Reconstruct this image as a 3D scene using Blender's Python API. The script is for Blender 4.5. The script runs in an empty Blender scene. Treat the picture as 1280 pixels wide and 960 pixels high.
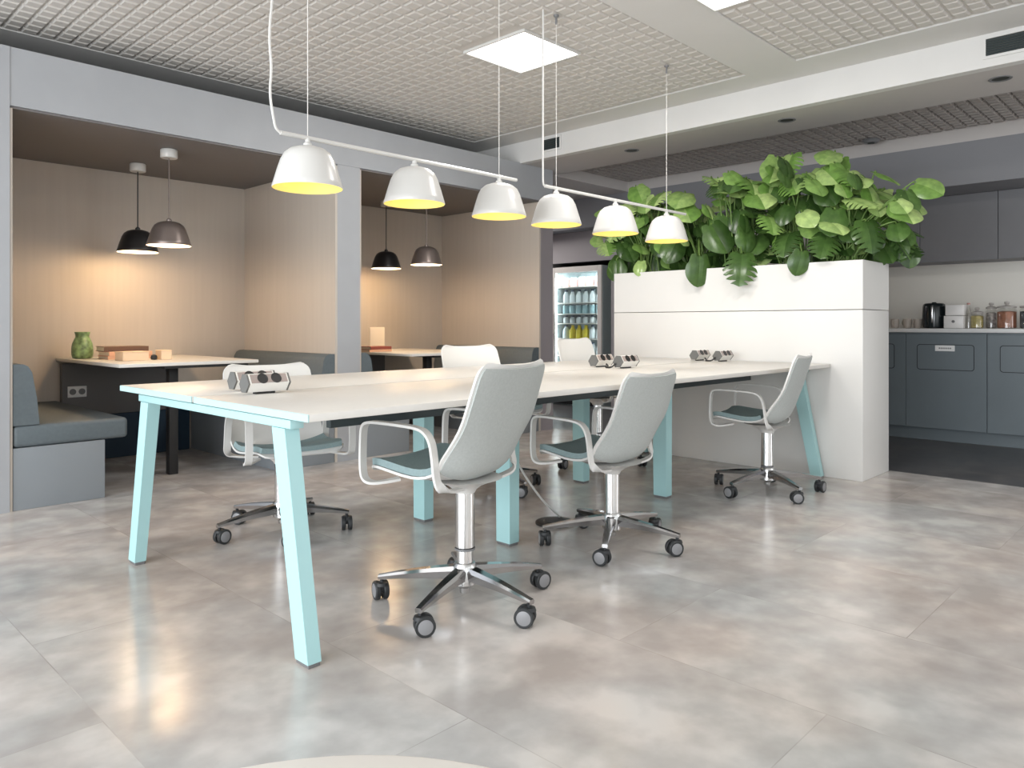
import bpy, bmesh, math, random
from mathutils import Vector, Matrix
random.seed(7)
SC = bpy.context.scene
COL = SC.collection
PI = math.pi
R = math.radians

# ------------------------------------------------------------------ materials
def mat(name, col, rough=0.5, metal=0.0, spec=0.5, emit=None, estr=0.0, coat=0.0):
    m = bpy.data.materials.new(name); m.use_nodes = True
    b = m.node_tree.nodes['Principled BSDF']
    b.inputs['Base Color'].default_value = (*col, 1)
    b.inputs['Roughness'].default_value = rough
    b.inputs['Metallic'].default_value = metal
    b.inputs['Specular IOR Level'].default_value = spec
    b.inputs['Coat Weight'].default_value = coat
    if emit:
        b.inputs['Emission Color'].default_value = (*emit, 1)
        b.inputs['Emission Strength'].default_value = estr
    return m

def noisy(m, scale=(1, 1, 1), nscale=5.0, amt=0.12, bump=0.0, detail=4.0):
    """vary a material's own colour with object-space noise and, if asked, add a fine bump"""
    nt = m.node_tree; N = nt.nodes; L = nt.links
    b = N['Principled BSDF']; c = b.inputs['Base Color'].default_value[:3]
    tc = N.new('ShaderNodeTexCoord'); mp = N.new('ShaderNodeMapping'); mp.inputs['Scale'].default_value = scale
    no = N.new('ShaderNodeTexNoise'); no.inputs['Scale'].default_value = nscale; no.inputs['Detail'].default_value = detail
    L.new(tc.outputs['Object'], mp.inputs['Vector']); L.new(mp.outputs['Vector'], no.inputs['Vector'])
    rp = N.new('ShaderNodeValToRGB')
    rp.color_ramp.elements[0].position = 0.3; rp.color_ramp.elements[1].position = 0.7
    rp.color_ramp.elements[0].color = (*[x * (1 - amt) for x in c], 1)
    rp.color_ramp.elements[1].color = (*[min(1, x * (1 + amt)) for x in c], 1)
    L.new(no.outputs['Fac'], rp.inputs['Fac']); L.new(rp.outputs['Color'], b.inputs['Base Color'])
    if bump:
        bp = N.new('ShaderNodeBump'); bp.inputs['Strength'].default_value = bump; bp.inputs['Distance'].default_value = 0.002
        L.new(no.outputs['Fac'], bp.inputs['Height']); L.new(bp.outputs['Normal'], b.inputs['Normal'])
    return m

M = {}
M['white_paint'] = noisy(mat('white_paint', (0.64, 0.63, 0.615), 0.7), nscale=3, amt=0.02)
M['ceiling_relief'] = mat('ceiling_relief', (0.57, 0.545, 0.515), 0.75)
M['ceiling_relief_dim'] = mat('ceiling_relief_dim', (0.36, 0.33, 0.31), 0.75)  # darker copy of the relief colour, with the coffer's shade put into it
M['low_ceiling'] = mat('low_ceiling', (0.50, 0.47, 0.455), 0.7)
M['blue_grey'] = noisy(mat('blue_grey', (0.345, 0.355, 0.375), 0.5), nscale=4, amt=0.03)
M['plum_grey'] = mat('plum_grey', (0.27, 0.245, 0.26), 0.55)
M['panel_grey'] = mat('panel_grey', (0.40, 0.37, 0.385), 0.55)
M['bulkhead_grey'] = mat('bulkhead_grey', (0.22, 0.22, 0.235), 0.6)
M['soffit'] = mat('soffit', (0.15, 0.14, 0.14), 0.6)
M['kitchen'] = noisy(mat('kitchen', (0.135, 0.165, 0.185), 0.45), nscale=3, amt=0.04)
M['kitchen_upper'] = noisy(mat('kitchen_upper', (0.16, 0.16, 0.172), 0.5), nscale=3, amt=0.04)
M['dark_gap'] = mat('dark_gap', (0.012, 0.012, 0.014), 0.8)
M['wood'] = noisy(mat('wood', (0.475, 0.425, 0.375), 0.5), scale=(14, 14, 0.6), nscale=2.2, amt=0.028, bump=0.05)
M['bench_fabric'] = noisy(mat('bench_fabric', (0.10, 0.122, 0.135), 0.55), nscale=60, amt=0.06, bump=0.1)
M['bench_base'] = mat('bench_base', (0.215, 0.235, 0.255), 0.5)
M['panel_dark'] = mat('panel_dark', (0.13, 0.125, 0.125), 0.55)
M['navy'] = mat('navy', (0.012, 0.035, 0.065), 0.6)
M['tabletop'] = noisy(mat('tabletop', (0.67, 0.645, 0.61), 0.38), nscale=40, amt=0.015)
M['edge_mint'] = mat('edge_mint', (0.43, 0.64, 0.65), 0.4)
M['mint'] = mat('mint', (0.39, 0.63, 0.645), 0.38)
M['beam_dark'] = mat('beam_dark', (0.045, 0.06, 0.065), 0.5)
M['black'] = mat('black', (0.012, 0.012, 0.013), 0.45)
M['black_rubber'] = mat('black_rubber', (0.022, 0.024, 0.026), 0.5)
M['grey_plastic'] = mat('grey_plastic', (0.16, 0.16, 0.165), 0.4)
M['chrome'] = mat('chrome', (0.82, 0.82, 0.82), 0.12, 1.0)
M['alu'] = mat('alu', (0.62, 0.62, 0.62), 0.22, 1.0)
M['polished'] = mat('polished', (0.50, 0.50, 0.51), 0.10, 1.0)
M['wheel_disc'] = mat('wheel_disc', (0.24, 0.24, 0.25), 0.35)
M['chair_white'] = mat('chair_white', (0.70, 0.69, 0.67), 0.35)
M['chair_back'] = noisy(mat('chair_back', (0.45, 0.475, 0.465), 0.8), nscale=120, amt=0.05, bump=0.12)
M['chair_seat'] = noisy(mat('chair_seat', (0.25, 0.335, 0.345), 0.8), nscale=120, amt=0.06, bump=0.12)
M['lamp_white'] = mat('lamp_white', (0.60, 0.59, 0.57), 0.28)
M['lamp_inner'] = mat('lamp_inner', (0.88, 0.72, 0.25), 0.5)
M['lamp_black'] = mat('lamp_black', (0.015, 0.014, 0.015), 0.35)
M['lamp_bronze'] = mat('lamp_bronze', (0.22, 0.18, 0.165), 0.32, 0.6)
M['bulb'] = mat('bulb', (1, .9, .7), 0.4, emit=(1.0, 0.80, 0.42), estr=1.5)
M['bulb_warm'] = mat('bulb_warm', (1, .8, .6), 0.4, emit=(1.0, 0.75, 0.40), estr=5.0)
M['panel_light'] = mat('panel_light', (1, 1, 1), 0.4, emit=(1, 0.98, 0.95), estr=3.2)
M['wire'] = mat('wire', (0.75, 0.73, 0.70), 0.4)
M['planter'] = noisy(mat('planter', (0.68, 0.67, 0.65), 0.5), nscale=3, amt=0.015)
M['soil'] = noisy(mat('soil', (0.03, 0.022, 0.015), 0.95), nscale=40, amt=0.5, bump=0.6)
M['worktop'] = mat('worktop', (0.72, 0.72, 0.72), 0.35)
M['splash'] = mat('splash', (0.74, 0.715, 0.665), 0.5)
M['vent_dark'] = mat('vent_dark', (0.03, 0.035, 0.03), 0.6)
M['kettle_black'] = mat('kettle_black', (0.01, 0.016, 0.018), 0.15)
M['appliance_white'] = mat('appliance_white', (0.78, 0.76, 0.75), 0.35)
M['grey_lid'] = mat('grey_lid', (0.42, 0.39, 0.37), 0.35)
M['pasta'] = noisy(mat('pasta', (0.50, 0.42, 0.17), 0.6), nscale=30, amt=0.35)
M['mixed_nuts'] = noisy(mat('mixed_nuts', (0.34, 0.31, 0.30), 0.6), nscale=34, amt=0.7)
M['red_fruit'] = noisy(mat('red_fruit', (0.36, 0.15, 0.09), 0.6), nscale=24, amt=0.35)
M['dark_beans'] = noisy(mat('dark_beans', (0.10, 0.12, 0.14), 0.6), nscale=30, amt=0.8)
M['cup_grey'] = mat('cup_grey', (0.48, 0.42, 0.37), 0.5)
M['vase_green'] = noisy(mat('vase_green', (0.20, 0.31, 0.14), 0.3), nscale=30, amt=0.6, bump=0.3)
M['book_brown'] = mat('book_brown', (0.12, 0.065, 0.04), 0.5)
M['book_peach'] = mat('book_peach', (0.72, 0.42, 0.28), 0.6)
M['book_red'] = mat('book_red', (0.28, 0.07, 0.05), 0.5)
M['paper'] = mat('paper', (0.82, 0.72, 0.58), 0.7)
M['carton'] = mat('carton', (0.80, 0.60, 0.42), 0.7)
M['fridge_white'] = mat('fridge_white', (0.86, 0.81, 0.77), 0.4)
M['fridge_in'] = mat('fridge_in', (0.55, 0.62, 0.63), 0.5)
M['fridge_led'] = mat('fridge_led', (1, 1, 1), 0.4, emit=(0.92, 0.97, 1), estr=14)
M['bottle_white'] = mat('bottle_white', (0.78, 0.82, 0.84), 0.3)
M['bottle_blue'] = mat('bottle_blue', (0.42, 0.60, 0.65), 0.3)
M['bottle_yellow'] = mat('bottle_yellow', (0.85, 0.68, 0.05), 0.3)
M['bottle_cap'] = mat('bottle_cap', (0.03, 0.05, 0.09), 0.4)
M['snack_pink'] = mat('snack_pink', (0.42, 0.20, 0.18), 0.4)
M['socket_face'] = mat('socket_face', (0.34, 0.28, 0.26), 0.35)
M['power_grey'] = mat('power_grey', (0.13, 0.13, 0.125), 0.45)
M['power_white'] = mat('power_white', (0.82, 0.81, 0.78), 0.35)
M['outlet'] = mat('outlet', (0.72, 0.72, 0.72), 0.4)
M['plate_white'] = mat('label_white', (0.8, 0.8, 0.8), 0.5)  # plain white of the cabinet label plate
M['window_frame'] = mat('window_frame', (0.70, 0.70, 0.70), 0.4)
M['round_white'] = mat('round_white', (0.78, 0.75, 0.71), 0.4)

def glass_mat(name, tint=(0.9, 0.95, 0.95), refl=0.10):
    m = bpy.data.materials.new(name); m.use_nodes = True
    nt = m.node_tree; nt.nodes.clear()
    o = nt.nodes.new('ShaderNodeOutputMaterial'); mx = nt.nodes.new('ShaderNodeMixShader')
    t = nt.nodes.new('ShaderNodeBsdfTransparent'); g = nt.nodes.new('ShaderNodeBsdfGlossy')
    t.inputs['Color'].default_value = (*tint, 1); g.inputs['Roughness'].default_value = 0.03
    mx.inputs[0].default_value = refl
    nt.links.new(t.outputs[0], mx.inputs[1]); nt.links.new(g.outputs[0], mx.inputs[2]); nt.links.new(mx.outputs[0], o.inputs[0])
    return m
M['glass'] = glass_mat('glass')
M['jar_glass'] = glass_mat('jar_glass', (0.93, 0.93, 0.92), 0.08)

def floor_mat(name, c0, c1, c2, tw, tl, rough):
    m = mat(name, c1, rough, spec=0.5); nt = m.node_tree; N = nt.nodes; L = nt.links; b = N['Principled BSDF']
    tc = N.new('ShaderNodeTexCoord')
    mp = N.new('ShaderNodeMapping'); mp.inputs['Rotation'].default_value = (0, 0, R(90)); mp.inputs['Location'].default_value = (0.1, 0.005, 0)
    L.new(tc.outputs['Object'], mp.inputs['Vector'])
    br = N.new('ShaderNodeTexBrick'); br.offset = 0.5
    for k, v in (('Scale', 1.0), ('Mortar Size', 0.0016), ('Mortar Smooth', 0.2), ('Brick Width', tl), ('Row Height', tw), ('Bias', 0.0)):
        br.inputs[k].default_value = v
    br.inputs['Color1'].default_value = (0.47, 0.47, 0.47, 1); br.inputs['Color2'].default_value = (0.53, 0.53, 0.53, 1)
    br.inputs['Mortar'].default_value = (0.5, 0.5, 0.5, 1)
    L.new(mp.outputs['Vector'], br.inputs['Vector'])
    # cloudy concrete print, shifted from tile to tile
    add = N.new('ShaderNodeVectorMath'); add.operation = 'MULTIPLY_ADD'
    add.inputs[1].default_value = (13, 7, 3)
    L.new(br.outputs['Color'], add.inputs[0]); L.new(tc.outputs['Object'], add.inputs[2])
    n1 = N.new('ShaderNodeTexNoise'); n1.inputs['Scale'].default_value = 3.4; n1.inputs['Detail'].default_value = 3.5; n1.inputs['Roughness'].default_value = 0.5; n1.inputs['Distortion'].default_value = 0.15
    n2 = N.new('ShaderNodeTexNoise'); n2.inputs['Scale'].default_value = 9.0; n2.inputs['Detail'].default_value = 5
    n3 = N.new('ShaderNodeTexNoise'); n3.inputs['Scale'].default_value = 1.1; n3.inputs['Detail'].default_value = 3
    for n in (n1, n2): L.new(add.outputs[0], n.inputs['Vector'])
    L.new(tc.outputs['Object'], n3.inputs['Vector'])
    mx = N.new('ShaderNodeMix'); mx.inputs[0].default_value = 0.38
    L.new(n1.outputs['Fac'], mx.inputs[2]); L.new(n2.outputs['Fac'], mx.inputs[3])
    rp = N.new('ShaderNodeValToRGB'); e = rp.color_ramp.elements
    e[0].position = 0.37; e[0].color = (*c0, 1); e[1].position = 0.63; e[1].color = (*c2, 1)
    x = e.new(0.5); x.color = (*c1, 1)
    L.new(mx.outputs[0], rp.inputs['Fac'])
    warm = N.new('ShaderNodeMix'); warm.data_type = 'RGBA'; warm.blend_type = 'MULTIPLY'
    rw = N.new('ShaderNodeValToRGB'); rw.color_ramp.elements[0].color = (0.965, 1.0, 1.015, 1); rw.color_ramp.elements[1].color = (1.06, 0.98, 0.93, 1)
    rw.color_ramp.elements[0].position = 0.38; rw.color_ramp.elements[1].position = 0.62
    L.new(n3.outputs['Fac'], rw.inputs['Fac']); warm.inputs[0].default_value = 1.0
    L.new(rp.outputs['Color'], warm.inputs[6]); L.new(rw.outputs['Color'], warm.inputs[7])
    # joints a touch darker
    jm = N.new('ShaderNodeMix'); jm.data_type = 'RGBA'; jm.blend_type = 'MULTIPLY'; jm.inputs[7].default_value = (0.86, 0.85, 0.84, 1)
    L.new(br.outputs['Fac'], jm.inputs[0]); L.new(warm.outputs[2], jm.inputs[6])
    L.new(jm.outputs[2], b.inputs['Base Color'])
    rr = N.new('ShaderNodeMapRange'); rr.inputs[3].default_value = rough - 0.03; rr.inputs[4].default_value = rough + 0.03
    L.new(n1.outputs['Fac'], rr.inputs[0]); L.new(rr.outputs[0], b.inputs['Roughness'])
    return m
M['floor'] = floor_mat('floor_vinyl', (0.39, 0.37, 0.358), (0.475, 0.453, 0.44), (0.60, 0.575, 0.555), 0.65, 1.3, 0.215)
M['floor_dark'] = floor_mat('floor_kitchen_vinyl', (0.06, 0.06, 0.065), (0.08, 0.078, 0.082), (0.11, 0.105, 0.105), 0.65, 1.3, 0.35)

def leaf_mat(name, dark, light):
    m = mat(name, dark, 0.27, spec=0.6); nt = m.node_tree; N = nt.nodes; L = nt.links; b = N['Principled BSDF']
    ge = N.new('ShaderNodeNewGeometry'); rp = N.new('ShaderNodeValToRGB'); e = rp.color_ramp.elements
    e[0].color = (*dark, 1); e[1].color = (*light, 1); e[0].position = 0.15; e[1].position = 0.95
    L.new(ge.outputs['Random Per Island'], rp.inputs['Fac'])
    tc = N.new('ShaderNodeTexCoord'); no = N.new('ShaderNodeTexNoise'); no.inputs['Scale'].default_value = 25
    L.new(tc.outputs['Object'], no.inputs['Vector'])
    mx = N.new('ShaderNodeMix'); mx.data_type = 'RGBA'; mx.blend_type = 'MULTIPLY'; mx.inputs[0].default_value = 0.5
    r2 = N.new('ShaderNodeValToRGB'); r2.color_ramp.elements[0].color = (0.6, 0.65, 0.6, 1); r2.color_ramp.elements[1].color = (1.25, 1.2, 1.1, 1)
    r2.color_ramp.elements[0].position = 0.35; r2.color_ramp.elements[1].position = 0.65
    L.new(no.outputs['Fac'], r2.inputs['Fac']); L.new(rp.outputs['Color'], mx.inputs[6]); L.new(r2.outputs['Color'], mx.inputs[7])
    L.new(mx.outputs[2], b.inputs['Base Color'])
    out = N['Material Output']; tr = N.new('ShaderNodeBsdfTranslucent'); L.new(mx.outputs[2], tr.inputs['Color'])
    ms = N.new('ShaderNodeMixShader'); ms.inputs[0].default_value = 0.22
    L.new(b.outputs[0], ms.inputs[1]); L.new(tr.outputs[0], ms.inputs[2]); L.new(ms.outputs[0], out.inputs[0])
    return m
M['leaf_old'] = leaf_mat('leaf_old', (0.042, 0.092, 0.022), (0.10, 0.19, 0.05))
M['leaf_young'] = leaf_mat('leaf_young', (0.17, 0.32, 0.07), (0.50, 0.66, 0.26))
M['stem'] = noisy(mat('stem', (0.13, 0.22, 0.05), 0.5), nscale=12, amt=0.2)

# ------------------------------------------------------------------ mesh builder
class MB:
    def __init__(s): s.v = []; s.f = []
    def add(s, vs, fs):
        n = len(s.v); s.v += [tuple(v) for v in vs]; s.f += [tuple(i + n for i in f) for f in fs]; return s
    def box(s, a, b):
        x0, y0, z0 = [min(p, q) for p, q in zip(a, b)]; x1, y1, z1 = [max(p, q) for p, q in zip(a, b)]
        return s.add([(x0, y0, z0), (x1, y0, z0), (x1, y1, z0), (x0, y1, z0), (x0, y0, z1), (x1, y0, z1), (x1, y1, z1), (x0, y1, z1)],
                     [(0, 3, 2, 1), (4, 5, 6, 7), (0, 1, 5, 4), (1, 2, 6, 5), (2, 3, 7, 6), (3, 0, 4, 7)])
    def rbox(s, a, b, r=0.004, seg=2, mx=None):
        bm = bmesh.new(); bmesh.ops.create_cube(bm, size=1)
        sz = [abs(q - p) for p, q in zip(a, b)]; ce = [(p + q) / 2 for p, q in zip(a, b)]
        for v in bm.verts: v.co = Vector((v.co.x * sz[0] + ce[0], v.co.y * sz[1] + ce[1], v.co.z * sz[2] + ce[2]))
        bmesh.ops.bevel(bm, geom=bm.edges[:], offset=min(r, min(sz) * 0.49), segments=seg, profile=0.5, affect='EDGES')
        if mx is not None: bm.transform(mx)
        bm.verts.index_update()
        s.add([v.co[:] for v in bm.verts], [[v.index for v in f.verts] for f in bm.faces]); bm.free(); return s
    def lathe(s, prof, n=24, c=(0, 0, 0), caps=True):
        vs = []; fs = []
        for r, z in prof:
            for i in range(n):
                a = 2 * PI * i / n; vs.append((c[0] + r * math.cos(a), c[1] + r * math.sin(a), c[2] + z))
        for j in range(len(prof) - 1):
            for i in range(n):
                k = (i + 1) % n; fs.append((j * n + i, j * n + k, (j + 1) * n + k, (j + 1) * n + i))
        if caps:
            if prof[0][0] > 1e-6: fs.append(tuple(range(n))[::-1])
            if prof[-1][0] > 1e-6: fs.append(tuple((len(prof) - 1) * n + i for i in range(n)))
        return s.add(vs, fs)
    def tube(s, pts, r, n=8, caps=True):
        pts = [Vector(p) for p in pts]; rs = r if isinstance(r, (list, tuple)) else [r] * len(pts)
        t0 = (pts[1] - pts[0]).normalized(); up = Vector((0, 0, 1)) if abs(t0.z) < 0.9 else Vector((1, 0, 0))
        u = t0.cross(up).normalized(); vs = []; fs = []
        for j, p in enumerate(pts):
            t = (pts[min(j + 1, len(pts) - 1)] - pts[max(j - 1, 0)]).normalized()
            u = (u - t * u.dot(t)).normalized(); w = t.cross(u)
            for i in range(n):
                a = 2 * PI * i / n; vs.append(p + (u * math.cos(a) + w * math.sin(a)) * rs[j])
        for j in range(len(pts) - 1):
            for i in range(n):
                k = (i + 1) % n; fs.append((j * n + i, j * n + k, (j + 1) * n + k, (j + 1) * n + i))
        if caps: fs.append(tuple(range(n))[::-1]); fs.append(tuple((len(pts) - 1) * n + i for i in range(n)))
        return s.add(vs, fs)
    def ribbon(s, pts, wd, w, t):
        """flat bar swept along pts, width w along wd (per-point or fixed), thickness t"""
        pts = [Vector(p) for p in pts]; vs = []; fs = []
        for j, p in enumerate(pts):
            tg = (pts[min(j + 1, len(pts) - 1)] - pts[max(j - 1, 0)]).normalized()
            a = Vector(wd[j] if isinstance(wd, list) else wd); a = (a - tg * a.dot(tg)).normalized(); n = tg.cross(a)
            for x, y in ((-1, -1), (1, -1), (1, 1), (-1, 1)): vs.append(p + a * (x * w / 2) + n * (y * t / 2))
        for j in range(len(pts) - 1):
            for i in range(4):
                k = (i + 1) % 4; fs.append((j * 4 + i, j * 4 + k, (j + 1) * 4 + k, (j + 1) * 4 + i))
        fs.append((3, 2, 1, 0)); m = (len(pts) - 1) * 4; fs.append((m, m + 1, m + 2, m + 3))
        return s.add(vs, fs)
    def prism(s, poly, a, b, axis='x'):
        """extrude a 2-D polygon from a to b along an axis"""
        def P(q, d):
            return {'x': (d, q[0], q[1]), 'y': (q[0], d, q[1]), 'z': (q[0], q[1], d)}[axis]
        n = len(poly)
        return s.add([P(q, a) for q in poly] + [P(q, b) for q in poly],
                     [tuple(range(n))[::-1], tuple(range(n, 2 * n))] + [(i, (i + 1) % n, n + (i + 1) % n, n + i) for i in range(n)])
    def slab(s, grid, thick):
        """closed thick sheet from a grid of points; thick is pushed along the grid normal"""
        h = len(grid); w = len(grid[0]); G = [[Vector(p) for p in row] for row in grid]; top = []; bot = []
        for j in range(h):
            for i in range(w):
                du = G[j][min(i + 1, w - 1)] - G[j][max(i - 1, 0)]; dv = G[min(j + 1, h - 1)][i] - G[max(j - 1, 0)][i]
                n = du.cross(dv)
                n = n.normalized() if n.length > 1e-9 else Vector((0, 0, 1))
                top.append(G[j][i]); bot.append(G[j][i] + n * thick)
        fs = []; o = h * w
        for j in range(h - 1):
            for i in range(w - 1):
                q = (j * w + i, j * w + i + 1, (j + 1) * w + i + 1, (j + 1) * w + i); fs.append(q[::-1]); fs.append(tuple(k + o for k in q))
        for i in range(w - 1):
            fs.append((i, i + 1, o + i + 1, o + i)); a = (h - 1) * w + i; fs.append((a + 1, a, o + a, o + a + 1))
        for j in range(h - 1):
            a = j * w; fs.append((a + w, a, o + a, o + a + w)); a = j * w + w - 1; fs.append((a, a + w, o + a + w, o + a))
        return s.add(top + bot, fs)
    def build(s, name, m, parent=None, smooth=True, ang=35, loc=None):
        me = bpy.data.meshes.new(name); me.from_pydata(s.v, [], s.f); me.validate()
        bm = bmesh.new(); bm.from_mesh(me); bmesh.ops.recalc_face_normals(bm, faces=bm.faces[:]); bm.to_mesh(me); bm.free()
        me.materials.append(M[m] if isinstance(m, str) else m)
        if smooth: me.shade_smooth(); me.set_sharp_from_angle(angle=R(ang))
        o = bpy.data.objects.new(name, me); COL.objects.link(o)
        if parent: o.parent = parent
        if loc: o.location = loc
        return o

def chaikin(pts, n=2):
    pts = [Vector(p) for p in pts]
    for _ in range(n):
        q = [pts[0]]
        for a, b in zip(pts, pts[1:]): q += [a * 0.75 + b * 0.25, a * 0.25 + b * 0.75]
        pts = q + [pts[-1]]
    return pts

def tag(o, label, cat, group=None):
    o['label'] = label; o['category'] = cat
    if group: o['group'] = group
    return o
def thing(name, label, cat, loc=(0, 0, 0), rz=0, group=None):
    o = bpy.data.objects.new(name, None); COL.objects.link(o); o.location = loc; o.rotation_euler = (0, 0, rz)
    o.empty_display_size = 0.1
    return tag(o, label, cat, group)
def struct(name, mb, m, smooth=False):
    o = mb.build(name, m, smooth=smooth); o['kind'] = 'structure'; return o
def dup(root, loc, rz, label, group=None):
    r = root.copy(); COL.objects.link(r); r.location = loc; r.rotation_euler = (0, 0, rz); r['label'] = label
    if group: r['group'] = group
    for ch in list(root.children):
        c = ch.copy(); COL.objects.link(c); c.parent = r
        for g in list(ch.children):
            d = g.copy(); COL.objects.link(d); d.parent = c
    return r

# ------------------------------------------------------------------ the room
ZC, ZL, ZK = 2.67, 2.48, 2.58            # main ceiling, lowered ceiling, coffer
struct('floor', MB().box((-3, -3.5, -0.1), (5.5, 7.3, 0)), 'floor')
struct('floor_kitchen', MB().box((5.5, -3.5, -0.1), (7.9, 7.3, 0)), 'floor_dark')
struct('ceiling', MB().box((-3.1, -3.6, ZC + 0.012), (5.0, 7.3, ZC + 0.2)), 'ceiling_relief')

LIGHTS = [(3.12, 3.61, 2.905, 3.395), (3.12, 3.61, 1.49, 1.98)]
def relief(name, x0, x1, y0, y1, zt, depth, m, avoid=()):
    mb = MB(); pitch = 0.0866
    nx = int((x1 - x0) / pitch); ny = int((y1 - y0) / pitch)
    for i in range(nx):
        for j in range(ny):
            # fields run back from their far edges, with a wider joint every seventh cell
            cx = x1 - 0.02 - (i + .5) * pitch; cy = y1 - (j + .5) * (y1 - y0) / ny
            if any(a - .05 < cx < b + .05 and c - .05 < cy < d + .05 for a, b, c, d in avoid): continue
            gx = 0.030 if i % 7 else 0.026; h = 0.039; t = 0.030; zb = zt - depth
            v = [(cx + sx * h, cy + sy * h, zt) for sx, sy in ((-1, -1), (1, -1), (1, 1), (-1, 1))] + \
                [(cx + sx * t, cy + sy * t, zb) for sx, sy in ((-1, -1), (1, -1), (1, 1), (-1, 1))]
            mb.add(v, [(4, 5, 6, 7), (0, 1, 5, 4), (1, 2, 6, 5), (2, 3, 7, 6), (3, 0, 4, 7)])
    o = struct(name, mb, m); return o
relief('ceiling_relief_window', -0.6, 4.70, 2.35, 5.0, ZC + 0.012, 0.010, 'ceiling_relief', LIGHTS[:1])
relief('ceiling_relief_kitchen', -0.6, 4.66, -1.3, 1.99, ZC + 0.012, 0.010, 'ceiling_relief', LIGHTS[1:])
# plain borders round the relief fields
bd = MB()
for a, b in (((-3, 1.99), (5.0, 2.35)), ((4.70, 2.35), (5.0, 5.0)), ((-3, 5.0), (5.0, 7.3)), ((4.66, -3.5), (5.0, 1.99)), ((-3, -3.5), (4.66, -1.3))):
    bd.box((a[0], a[1], ZC), (b[0], b[1], ZC + 0.03))
struct('trim_1', bd, 'white_paint')
# beam face and lowered ceiling with its relief coffer
struct('trim_2', MB().box((4.99, -3.5, ZL - 0.001), (5.06, 7.3, ZC + 0.1)), 'white_paint')
lc = MB()
for a, b in (((5.03, -3.5), (5.63, 7.3)), ((6.9, -3.5), (7.9, 7.3)), ((5.63, 4.85), (6.9, 7.3)), ((5.63, -3.5), (6.9, -2.4))):
    lc.box((a[0], a[1], ZL), (b[0], b[1], ZK + 0.12))
struct('ceiling_low', lc, 'low_ceiling')
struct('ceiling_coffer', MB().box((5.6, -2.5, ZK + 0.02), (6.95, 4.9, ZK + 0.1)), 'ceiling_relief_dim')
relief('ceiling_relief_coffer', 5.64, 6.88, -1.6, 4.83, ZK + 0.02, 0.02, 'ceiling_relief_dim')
# outer walls; the two behind the camera carry the windows
struct('wall_far', MB().box((-3.1, 7.2, 0), (7.9, 7.3, 2.9)), 'plum_grey')
wb = MB().box((-3.1, -3.6, 0), (-3.0, 7.3, 0.35)).box((-3.1, -3.6, 2.45), (-3.0, 7.3, 2.9)).box((-3.1, 4.5, 0.35), (-3.0, 7.3, 2.45)).box((-3.1, -3.6, 0.35), (-3.0, -2.2, 2.45))
struct('wall_back', wb, 'white_paint')
wr = MB().box((-3.1, -3.6, 0), (7.9, -3.5, 0.35)).box((-3.1, -3.6, 2.45), (7.9, -3.5, 2.9)).box((-3.1, -3.6, 0.35), (-2.6, -3.5, 2.45)).box((5.0, -3.6, 0.35), (5.6, -3.5, 2.45)).box((7.4, -3.6, 0.35), (7.9, -3.5, 2.45))
struct('wall_right', wr, 'white_paint')
def window(name, a, b, axis, n):
    f = MB()
    for k in range(n + 1):
        t = a[0] + (b[0] - a[0]) * k / n
        if axis == 'y': f.box((-3.08, t - .03, a[1]), (-3.02, t + .03, b[1]))
        else: f.box((t - .03, -3.58, a[1]), (t + .03, -3.52, b[1]))
    for z in (a[1] + .03, b[1] - .03):
        if axis == 'y': f.box((-3.08, a[0], z - .03), (-3.02, b[0], z + .03))
        else: f.box((a[0], -3.58, z - .03), (b[0], -3.52, z + .03))
    o = struct(name, f, 'window_frame')
    g = MB().box((-3.052, a[0], a[1]), (-3.048, b[0], b[1])) if axis == 'y' else MB().box((a[0], -3.552, a[1]), (b[0], -3.548, b[1]))
    g.build('pane', 'glass', o)
window('window_1', (-2.2, 0.35), (4.5, 2.45), 'y', 6)
window('window_2', (-2.6, 0.35), (5.0, 2.45), 'x', 6)
window('window_added', (5.6, 0.35), (7.4, 2.45), 'x', 2)  # unseen window, added to bring light into the kitchen aisle

# ------------------------------------------------------------------ the two booths (built-in)
ZB, ZF, YF, YB = 2.16, 2.485, 4.70, 6.10
struct('wall_booth_header', MB().box((1.02, YF, ZB + 0.012), (5.45, YB + 0.1, ZF)), 'blue_grey')
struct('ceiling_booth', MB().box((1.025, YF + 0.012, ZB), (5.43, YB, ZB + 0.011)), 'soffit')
struct('wall_booth_left', MB().box((-3.0, YF - 0.004, 0), (1.02, YB + 0.1, ZF)), 'blue_grey')
struct('wall_booth_middle', MB().box((3.05, YF, 0), (3.245, YB, ZB + 0.011)), 'blue_grey')
struct('wall_booth_right', MB().box((5.276, YF, 0), (5.45, YB + 0.1, ZB + 0.011)), 'plum_grey')
struct('wall_booth_back', MB().box((1.02, YB, 0), (5.276, YB + 0.1, ZB + 0.011)), 'wood')
# timber lining on the side walls of the booths
for k, (xa, xb) in enumerate(((1.021, 1.033), (3.032, 3.05), (3.245, 3.257), (5.258, 5.276))):
    struct('trim_%d' % (k + 3), MB().box((xa, YF + 0.002, 0), (xb, YB - 0.001, ZB - 0.001)), 'wood')

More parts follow.
